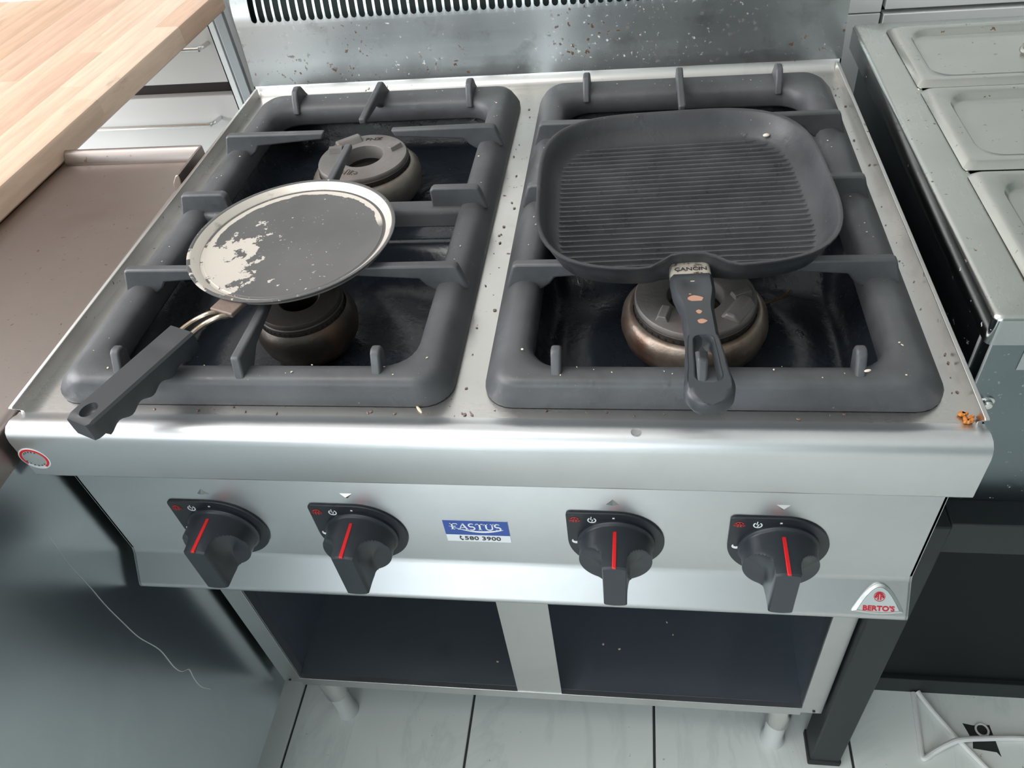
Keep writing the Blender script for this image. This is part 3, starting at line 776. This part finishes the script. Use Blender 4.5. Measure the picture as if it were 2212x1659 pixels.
mb.loft(end)
hd = mk('handle', mb.xf(HM), M['handle'], gp, smooth=50)
def hpatch(cx, y, a, b):
    pts = [(a*math.cos(t)*(1+.15*math.sin(3*t+cx*900)), b*math.sin(t)*(1+.2*math.cos(2*t+y*50))) for t in [2*math.pi*j/14 for j in range(14)]]
    mk('melted_patch', MB().loft([[(cx+x, -y+yy, hz(y)+TH-.0002) for x, yy in pts], [(cx+x, -y+yy, hz(y)+TH+.0002) for x, yy in pts]]).xf(HM), M['bareplastic'], hd, smooth=0)
for q in ((-.0005, .165, .0058, .0040), (.0002, .1815, .0022, .0020), (.0012, .1930, .0036, .0022), (-.0042, .158, .0010, .0006)): hpatch(*q)
# ------------------------------------------------------------------ crepe pan
CP = (-.1868, .2055)
cpn = thing('crepe_pan', 'round worn crepe pan with black plastic handle on wire stems', 'crepe pan', (CP[0], CP[1], .0478))
bz = .0478
prof = [(.0001, bz), (.088, bz), (.093, bz+.001), (.0985, bz+.0075), (.1000, bz+.0090), (.1000, bz+.0100), (.0985, bz+.0103), (.0965, bz+.0096), (.0945, bz+.0068), (.0900, bz+.0048), (.0895, bz+.0038), (.0872, bz+.0036), (.0862, bz+.0042), (.0840, bz+.0034), (.0001, bz+.0032)]
mb = MB().rev(prof, (CP[0], CP[1], 0), 96)
pb = mk('pan_body', MB(), M['crepe'], cpn, smooth=40) if False else None
base_save = BASE[cpn.name]
pbo = mk('pan_body', mb, M['crepe'], cpn, smooth=40)
# bracket, two wires and the handle
d = Vector((-.037, -.106, 0)).normalized(); nrm = Vector((-d.y, d.x, 0))
bo = Vector((-.2135, .1075, bz+.0065))
def quadbox(o, a, b, u, v, h, mbx):
    c = [o+d*a+nrm*u, o+d*a+nrm*v, o+d*b+nrm*v, o+d*b+nrm*u]
    return mbx.add([tuple(p) for p in c]+[tuple(p+Vector((0, 0, h))) for p in c], [(3,2,1,0),(4,5,6,7),(0,1,5,4),(1,2,6,5),(2,3,7,6),(3,0,4,7)])
br = mk('bracket', quadbox(bo-Vector((0, 0, .004)), -.009, .0115, -.0125, .0125, .0050, MB()), M['bracket'], cpn, smooth=0, bevel=.0012)
hs = Vector((-.2440, .0745, .0475)); he = Vector((-.2835, -.0315, .0475))
for s_ in (-1, 1):
    a = bo+d*.002+nrm*(.0062*s_)
    pts = [a+Vector((0, 0, -.002)), a+d*.008+Vector((0, 0, -.0035)), a+d*.013+Vector((-.004, 0, -.001)), hs-d*.012+nrm*(.0062*s_)+Vector((.006, .002, .003)), hs-d*.004+nrm*(.0064*s_)+Vector((.001, 0, .0015)), hs+d*.006+nrm*(.0064*s_)]
    mk('wire_stem', MB().tube(spline(pts, 6), .0024, 10), M['wire'], cpn)
L_ = (he-hs).length; dd = (he-hs).normalized(); nn = Vector((-dd.y, dd.x, 0))
mb = MB(); rr = []
NS = 40
for i in range(NS+1):
    u = i/NS; t = u*L_
    wv = .0140*(1 if u < .93 else .82+.18*math.sqrt(max(0, 1-((u-.93)/.07)**2)))
    top = .0075-(.0010 if u > .97 else 0); bot = -.0105+.0024*math.cos(u*2*math.pi*5)*(1 if .12 < u < .92 else 0)-.002*(u < .92)
    o_ = hs+dd*t
    dip = -.0012*math.exp(-((u-.22)/.07)**2)
    sec = [(-wv, bot*.55), (-wv*.88, bot), (wv*.88, bot), (wv, bot*.55), (wv, top-.002), (wv*.86, top), (wv*.4, top+dip), (-wv*.4, top+dip), (-wv*.86, top), (-wv, top-.002)]
    rr.append([tuple(o_+nn*x+Vector((0, 0, z))) for x, z in sec])
hh = mk('handle', mb.loft(rr), M['handle'], cpn, smooth=45)
hc = hs+dd*(L_*.885)+Vector((0, 0, .0072))
m = Matrix.Translation(hc) @ Matrix(((nn.x, dd.x, 0, 0), (nn.y, dd.y, 0, 0), (0, 0, 1, 0), (0, 0, 0, 1)))
cut(hh, MB().rev([(.0001, -.0062), (.0030, -.0060), (.0050, -.0045), (.0064, 0), (.0070, .004), (.0001, .0045)], (0, 0, 0), 32, False, False, 1, 1.2).xf(m))

# ------------------------------------------------------------------ steel cabinet on the left with its upstand
lu = thing('steel_cabinet', 'dark reflective steel cabinet with brownish worktop left of the range', 'cabinet', (-.80, -.17, FZ))
XL = -.4085; YB = .468
prof = [(-1.25, -.04), (-1.25, 0), (XL-.008, 0), (XL-.0035, -.0009), (XL-.0009, -.0035), (XL, -.008), (XL, -.04)]
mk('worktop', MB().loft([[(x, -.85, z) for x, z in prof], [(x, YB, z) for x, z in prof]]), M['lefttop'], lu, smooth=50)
mk('side_panel', MB().box(XL-.003, XL-.0002, -.845, YB-.004, -.714, -.03), M['side'], lu, smooth=0)
mk('body_casing', MB().box(-1.245, XL-.004, -.83, YB-.006, -.714, -.04), M['side'], lu, smooth=0)
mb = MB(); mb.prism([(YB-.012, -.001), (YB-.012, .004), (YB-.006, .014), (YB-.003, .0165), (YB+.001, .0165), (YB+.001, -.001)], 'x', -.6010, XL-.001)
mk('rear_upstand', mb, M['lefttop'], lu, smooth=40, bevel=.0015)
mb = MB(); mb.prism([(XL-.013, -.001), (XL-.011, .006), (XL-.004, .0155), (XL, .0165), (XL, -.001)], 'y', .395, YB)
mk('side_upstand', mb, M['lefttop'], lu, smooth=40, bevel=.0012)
for x in (-1.18, -.50):
    for y in (-.76, .40): mk('foot', MB().rev([(.022, -.85), (.022, -.842), (.016, -.838), (.016, -.714)], (x, y, 0), 20, True, True), M['bright'], lu)
# scratch on the side panel: a thin raised hair of stripped film
pts = [(XL+.0002, y, z) for y, z in ((-.025, -.118), (-.029, -.162), (-.029, -.205), (-.030, -.241), (-.029, -.277), (-.027, -.316), (-.019, -.363), (-.020, -.403), (-.017, -.424), (-.008, -.438), (-.011, -.458), (-.011, -.481), (-.004, -.505))]
mk('scratch', MB().tube(spline(pts, 5), [.0001+.00045*min(1, i/35) for i in range(61)], 5), M['silicone'], lu)

# ------------------------------------------------------------------ beech board above it
wb = thing('wooden_worktop', 'laminated beech wood board lying on the left steel cabinet', 'wooden board', (-.608, .318, 0))
wb.rotation_euler.z = math.radians(-1.5)
WX1, WZ0, WZ1, WY0, WY1 = -.6080, .0010, .0355, -.62, .990
lane = .042; x = WX1; k = 0
while x > -1.28:
    y = WY1; first = True
    while y > WY0+.01:
        ln = rnd.uniform(.22, .48) if not first else rnd.uniform(.12, .48); first = False
        y2 = max(WY0, y-ln)
        if y2-WY0 < .06: y2 = WY0
        dz = rnd.uniform(-.0001, .0001)
        edge = (k == 0)
        x1 = x; x0 = x-lane
        ch = .004 if edge else .0002
        p = [(x0, WZ0), (x1-ch, WZ0), (x1, WZ0+ch), (x1, WZ1-ch), (x1-ch*.3, WZ1-ch*.3+dz), (x1-ch, WZ1+dz), (x0, WZ1+dz)]
        mk('stave', MB().prism(p, 'y', y2, y), WOOD[rnd.randrange(5)], wb, smooth=40)
        y = y2
    x -= lane; k += 1

# ------------------------------------------------------------------ white drawer units behind
def handle_bar(x0, x1, y, z, parent):
    pts = [(x0, y, z), (x0+.006, y-.022, z), (x0+.018, y-.030, z), (x0+.04, y-.030, z), (x1-.04, y-.030, z), (x1-.018, y-.030, z), (x1-.006, y-.022, z), (x1, y, z)]
    mk('bar_handle', MB().tube(spline(pts, 5), .0042, 10), M['bright'], parent)
CY = .80; DY = 1.0315
dl_ = thing('drawer_cabinet', 'white drawer cabinet with thin bar handles behind the steel cabinet', 'cabinet', (-.91, 1.28, FZ))
mk('carcass', MB().box(-1.22, -.612, DY+.021, 1.56, -.85, .02), M['gapbrown'], dl_, smooth=0)
for z0, z1, hz_ in ((-.150, .018, -.0715), (-.308, -.1765, -.2235), (-.55, -.314, -.37), (-.80, -.556, -.60)):
    dr = mk('drawer', MB().box(-1.218, -.614, DY, DY+.020, z0, z1), M['lacquer'], dl_, bevel=.0015)
    handle_bar(-1.12, -.706 if z0 < -.2 else -.672, DY, hz_, dr)
mk('side_board', MB().box(-.612, -.596, DY, 1.56, -.85, .02), M['lacquer'], dl_, smooth=0)
mk('worktop', MB().box(-1.23, -.590, DY, 1.57, .0203, .05), M['lacquer'], dl_, bevel=.002)
po = thing('corner_post', 'brushed aluminium upright beside the splashback left end', 'metal post', (-.625, 1.012, FZ))
mb = MB(); mb.prism([(-.645, 1.002), (-.645, 1.006), (-.6425, 1.006), (-.6425, 1.002), (-.630, 1.000), (-.628, 1.003), (-.626, 1.000), (-.608, 1.000), (-.604, 1.003), (-.604, 1.024), (-.645, 1.024)], 'z', -.846, .42)
mk('profile', mb, M['alu'], po, smooth=0, bevel=.0008)
mk('base_plate', MB().box(-.655, -.594, .985, 1.028, -.85, -.846), M['alu'], po, smooth=0, bevel=.001)
dr_ = thing('door_cabinet', 'white flat fronted cabinet behind the prep unit', 'cabinet', (.62, 1.05, FZ))
mk('carcass', MB().box(.02, 1.30, CY+.021, 1.36, -.85, .10), M['dark'], dr_, smooth=0)
for x0, x1, zs in ((.02, .4855, ((-.84, .0048), (.0068, .098))), (.4905, 1.30, ((-.84, .0030), (.0100, .098)))):
    for z0, z1 in zs: mk('front_panel', MB().box(x0, x1, CY, CY+.020, z0, z1), M['lacquer'], dr_, bevel=.0008)
mk('worktop', MB().box(.01, 1.31, CY-.01, 1.37, .1003, .13), M['lacquer'], dr_, bevel=.002)

# ------------------------------------------------------------------ prep unit on the right
pu = thing('prep_counter', 'stainless saladette prep unit right of the range', 'prep counter', (.78, .38, -.212))
TZ = .049; XF = .4135; YF = .0905; YK = .660; XE = 1.16
# top frame with an opening for the pans
ox0, ox1, oy0, oy1 = .452, .772, .124, .630
def skirt(z0, zz): return rrect(XF, XE, YF, YK, .004, 3)
mb = MB()
O_ = rrect(XF, XE, YF, YK, .006, 4); I_ = rrect(ox0, ox1+.0, oy0, oy1, .012, 4)
def inset(d): return rrect(XF+d, XE-d, YF+d, YK-d, .006, 4)
mb.loft([at_z(O_, TZ-.0045), at_z(O_, TZ-.004), at_z(inset(.0012), TZ-.0012), at_z(inset(.004), TZ), at_z(I_, TZ), at_z(I_, TZ-.02)], False, False)
mk('top_frame', mb, M['fridge'], pu, smooth=50)
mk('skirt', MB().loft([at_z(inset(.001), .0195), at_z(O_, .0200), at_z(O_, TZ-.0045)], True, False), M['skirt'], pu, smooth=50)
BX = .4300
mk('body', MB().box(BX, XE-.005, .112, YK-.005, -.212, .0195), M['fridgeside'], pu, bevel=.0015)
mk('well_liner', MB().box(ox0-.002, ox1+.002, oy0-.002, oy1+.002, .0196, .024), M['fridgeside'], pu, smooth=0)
# rusty seam under the skirt, and the pale end flange at the front corner
mk('rust_seam', MB().box(BX-.0050, BX+.001, .13, YK-.02, .0150, .0192), M['collar'], pu, smooth=0)
mb = MB().box(BX-.0010, BX+.0005, .1295, .1322, -.045, .019).box(BX-.0010, BX+.0005, .1100, .1125, -.045, .019)
mk('end_flange', mb, M['silicone'], pu, smooth=0, bevel=.0005)
bo_ = mk('hex_bolt', MB().rev([(.0068, 0), (.0068, .0012), (.0060, .0016), (.0048, .0016), (.0046, .0048), (.0034, .0062), (.0001, .0066)], (0, 0, 0), 24).xf(Matrix.Translation((.4455, .112, -.068)) @ Matrix.Rotation(math.pi/2, 4, 'X')), M['bright'], pu)
ps = mk('rating_sticker', MB().box(.4575, .56, .1113, .1118, -.028, .012), M['stickgrey'], pu, smooth=0)
mk('sticker_print', text_mb('MODEL', .0055, (.4660, .1112, -.0245), U3, V3, .0002, .0001, False), M['ink'], ps, smooth=0)
mk('sticker_print', MB().prism(arc(.466, .004, .0045, 0, 360, 16)[:-1], 'y', .1109, .1113), M['white'], ps, smooth=0)
def lid(label, y0, y1):
    l = thing('food_pan_cover', label, 'pan cover', (.612, (y0+y1)/2, TZ), 'steel lids on the prep unit')
    x0, x1 = .4475, .7765
    def rr_(d, z, r): return at_z(rrect(x0+d, x1-d, y0+d, y1-d, r, 6), z)
    z = TZ
    rings = [rr_(.0005, z+.0004, .005), rr_(0, z+.0014, .006), rr_(.004, z+.0058, .007), rr_(.0065, z+.0070, .008), rr_(.009, z+.0072, .009), rr_(.0185, z+.0066, .024), rr_(.0205, z+.0050, .024), rr_(.0225, z+.0018, .026), rr_(.0245, z+.0008, .026), rr_(.034, z+.0012, .03), rr_(.06, z+.0014, .015)]
    mk('lid_plate', MB().loft(rings, False, True), M['lid'], l, smooth=50)
    cx, cy = .612, (y0+y1)/2
    mk('grip_cup', MB().rev([(.0300, .0016), (.0285, .0042), (.0265, .0046), (.0240, .0038), (.0200, .0022), (.0001, .0016)], (cx, cy, z), 32, False, False, 1.15, .85), M['lid'], l, smooth=50)
    mk('grip_bar', MB().tube(spline([(cx-.030, cy, z+.0030), (cx-.018, cy, z+.0085), (cx, cy, z+.0105), (cx+.018, cy, z+.0085), (cx+.030, cy, z+.0030)], 5), .0055, 10), M['lid'], l)
lid('steel pan cover with grip farthest back on the prep unit', .4705, .6330)
lid('middle steel pan cover on the prep unit', .2985, .4650)
lid('steel pan cover nearest the front of the prep unit', .1265, .2930)
# black stand below it
sd = thing('black_stand', 'black square tube stand carrying the prep unit', 'stand', (.78, .36, FZ))
for x in (.4025, 1.1150):
    for y in (.0780, .60):
        lg = mk('leg', MB().box(x, x+.044, y, y+.044, -.842, -.2125), M['blacksteel'], sd, bevel=.002)
        mk('foot_cap', MB().box(x-.002, x+.046, y-.002, y+.046, -.850, -.835), M['dark'], lg, bevel=.002)
for y in (.082, .606): mk('rail', MB().box(.4465, 1.115, y, y+.036, -.262, -.2125), M['blacksteel'], sd, bevel=.002)
for x in (.4045, 1.117): mk('rail', MB().box(x, x+.04, .122, .60, -.262, -.2125), M['blacksteel'], sd, bevel=.002)
bc = thing('black_cabinet', 'black low cabinet standing under the prep unit', 'cabinet', (.80, .40, FZ))
mk('front_panel', MB().box(.455, 1.10, .205, .225, -.805, -.28), M['blackcab'], bc, bevel=.001)
mk('carcass', MB().box(.455, 1.10, .2255, .58, -.805, -.28), M['blackcab'], bc, smooth=0)
mk('plinth', MB().box(.455, 1.10, .198, .575, -.850, -.8055), M['blacksteel'], bc, smooth=0, bevel=.001)

# ------------------------------------------------------------------ things on the floor
def cable(label, pts, r):
    return tag(mk('power_cable', MB().tube(spline([(x, y, FZ+z) for x, y, z in pts], 8), r, 10), M['cable'], base=(pts[0][0], pts[0][1], FZ)), label, 'cable', 'white cables on the floor')
cable('white cable running straight across the tiles from the plinth', [(.588, .197, .006), (.602, .172, .0045), (.630, .127, .0045), (.659, .088, .0045), (.70, .030, .0045), (.76, -.06, .0045)], .0042)
cable('white cable bent back over the black floor tape', [(.582, .196, .003), (.578, .160, .003), (.574, .120, .003), (.5715, .1010, .004), (.574, .0950, .005), (.590, .105, .0075), (.615, .117, .0140), (.632, .1225, .0148), (.670, .129, .0085), (.727, .134, .005), (.80, .128, .0045), (.90, .10, .0045)], .0042)
tp = [(.645, .153), (.660, .1505), (.684, .1525), (.686, .130), (.6875, .106), (.683, .1125), (.664, .1145), (.650, .1160), (.6525, .1260), (.649, .140)]
tag(mk('floor_tape', MB().prism(tp, 'z', FZ+.0002, FZ+.0009), M['tape'], base=(.665, .13, FZ), smooth=0), 'torn square of black tape stuck on the floor tile', 'tape')
tag(mk('plastic_ring', MB().tube([(.6705+.0090*math.cos(a), .1440+.0090*math.sin(a), FZ+.0026) for a in [2*math.pi*i/24 for i in range(25)]], .0016, 8), M['cable'], base=(.67, .144, FZ)), 'small white ring lying on the black floor tape', 'ring')

# ------------------------------------------------------------------ spilled food
def grain(label, x, y, z, a, b, rot, mat, name='rice_grain', cat='food scrap'):
    return tag(mk(name, MB().blob((x, y, z+b*.7), a, b, b*.7, rot, 12, 6), M[mat], base=(x, y, z)), label, cat)
grain('long rice grain lying before the left grid corner', -.0365, .0335, 0, .0052, .0013, -.9, 'rice')
grain('pale flat seed lying in the far corner of the grill pan', .2720, .3585, B0+.0120, .0036, .0024, .2, 'seed', 'seed')
grain('pale seed on the right grid front finger', .313, .0440, .0370, .0028, .0012, .3, 'seed', 'seed')
o = MB()
for q in range(9): o.blob((.3885+rnd.uniform(-.0035, .0035), .0300+rnd.uniform(-.004, .004), .0022), rnd.uniform(.0015, .0032), rnd.uniform(.0012, .0025), .0022, rnd.random()*3, 8, 5)
tag(mk('food_scrap', o, M['orange'], base=(.3885, .03, 0)), 'orange cooked food scrap by the right front hob corner', 'food scrap')
dm = NT('water'); dm.set('Transmission Weight', 1.0); dm.set('Roughness', .02); dm.set('IOR', 1.33)
tag(mk('water_drop', MB().rev([(.0042, 0), (.0038, .0007), (.0024, .0012), (.0001, .0014)], (.1420, .0105, .0031), 20, True), dm.m, base=(.142, .0105, .003)), 'clear water drop on the rolled front edge', 'water drop')
def crumbs(name, label, n, region, mat, s0_, s1_):
    o = MB()
    for i in range(n):
        x, y, z = region(); a = rnd.uniform(s0_, s1_); o.blob((x, y, z+a*.3), a, a*rnd.uniform(.35, .9), a*.35, rnd.random()*3.1, 7, 4)
    return tag(mk(name, o, M[mat]), label, 'crumbs', kind='stuff')
def r_plate():
    t = rnd.random()
    if t < .30: return rnd.uniform(-.005, .012), rnd.uniform(.05, .60), .0002
    if t < .62: return rnd.uniform(.383, .392), rnd.uniform(.03, .60), .0002
    return rnd.uniform(-.38, .39), rnd.uniform(.027, .035), .0002
def r_grid():
    c = rnd.choice((-.1835, .197)); t = rnd.random()
    if t < .5: return c+rnd.choice((-1, 1))*rnd.uniform(.146, .160), rnd.uniform(.06, .54), .0288
    return c+rnd.uniform(-.15, .15), rnd.choice((rnd.uniform(.045, .058), rnd.uniform(.550, .566))), .0288
crumbs('food_crumbs', 'tiny brown crumbs scattered over the steel hob plate', 70, r_plate, 'bracket', .0006, .0019)
crumbs('food_crumbs', 'tiny pale crumbs scattered over the cast iron grids', 90, r_grid, 'rice', .0005, .0014)
def r_shelf(): return rnd.uniform(-.36, .36), rnd.uniform(.11, .45), -.6793
crumbs('food_crumbs', 'pale crumbs on the dark bottom shelf of the range', 26, r_shelf, 'rice', .0008, .0026)
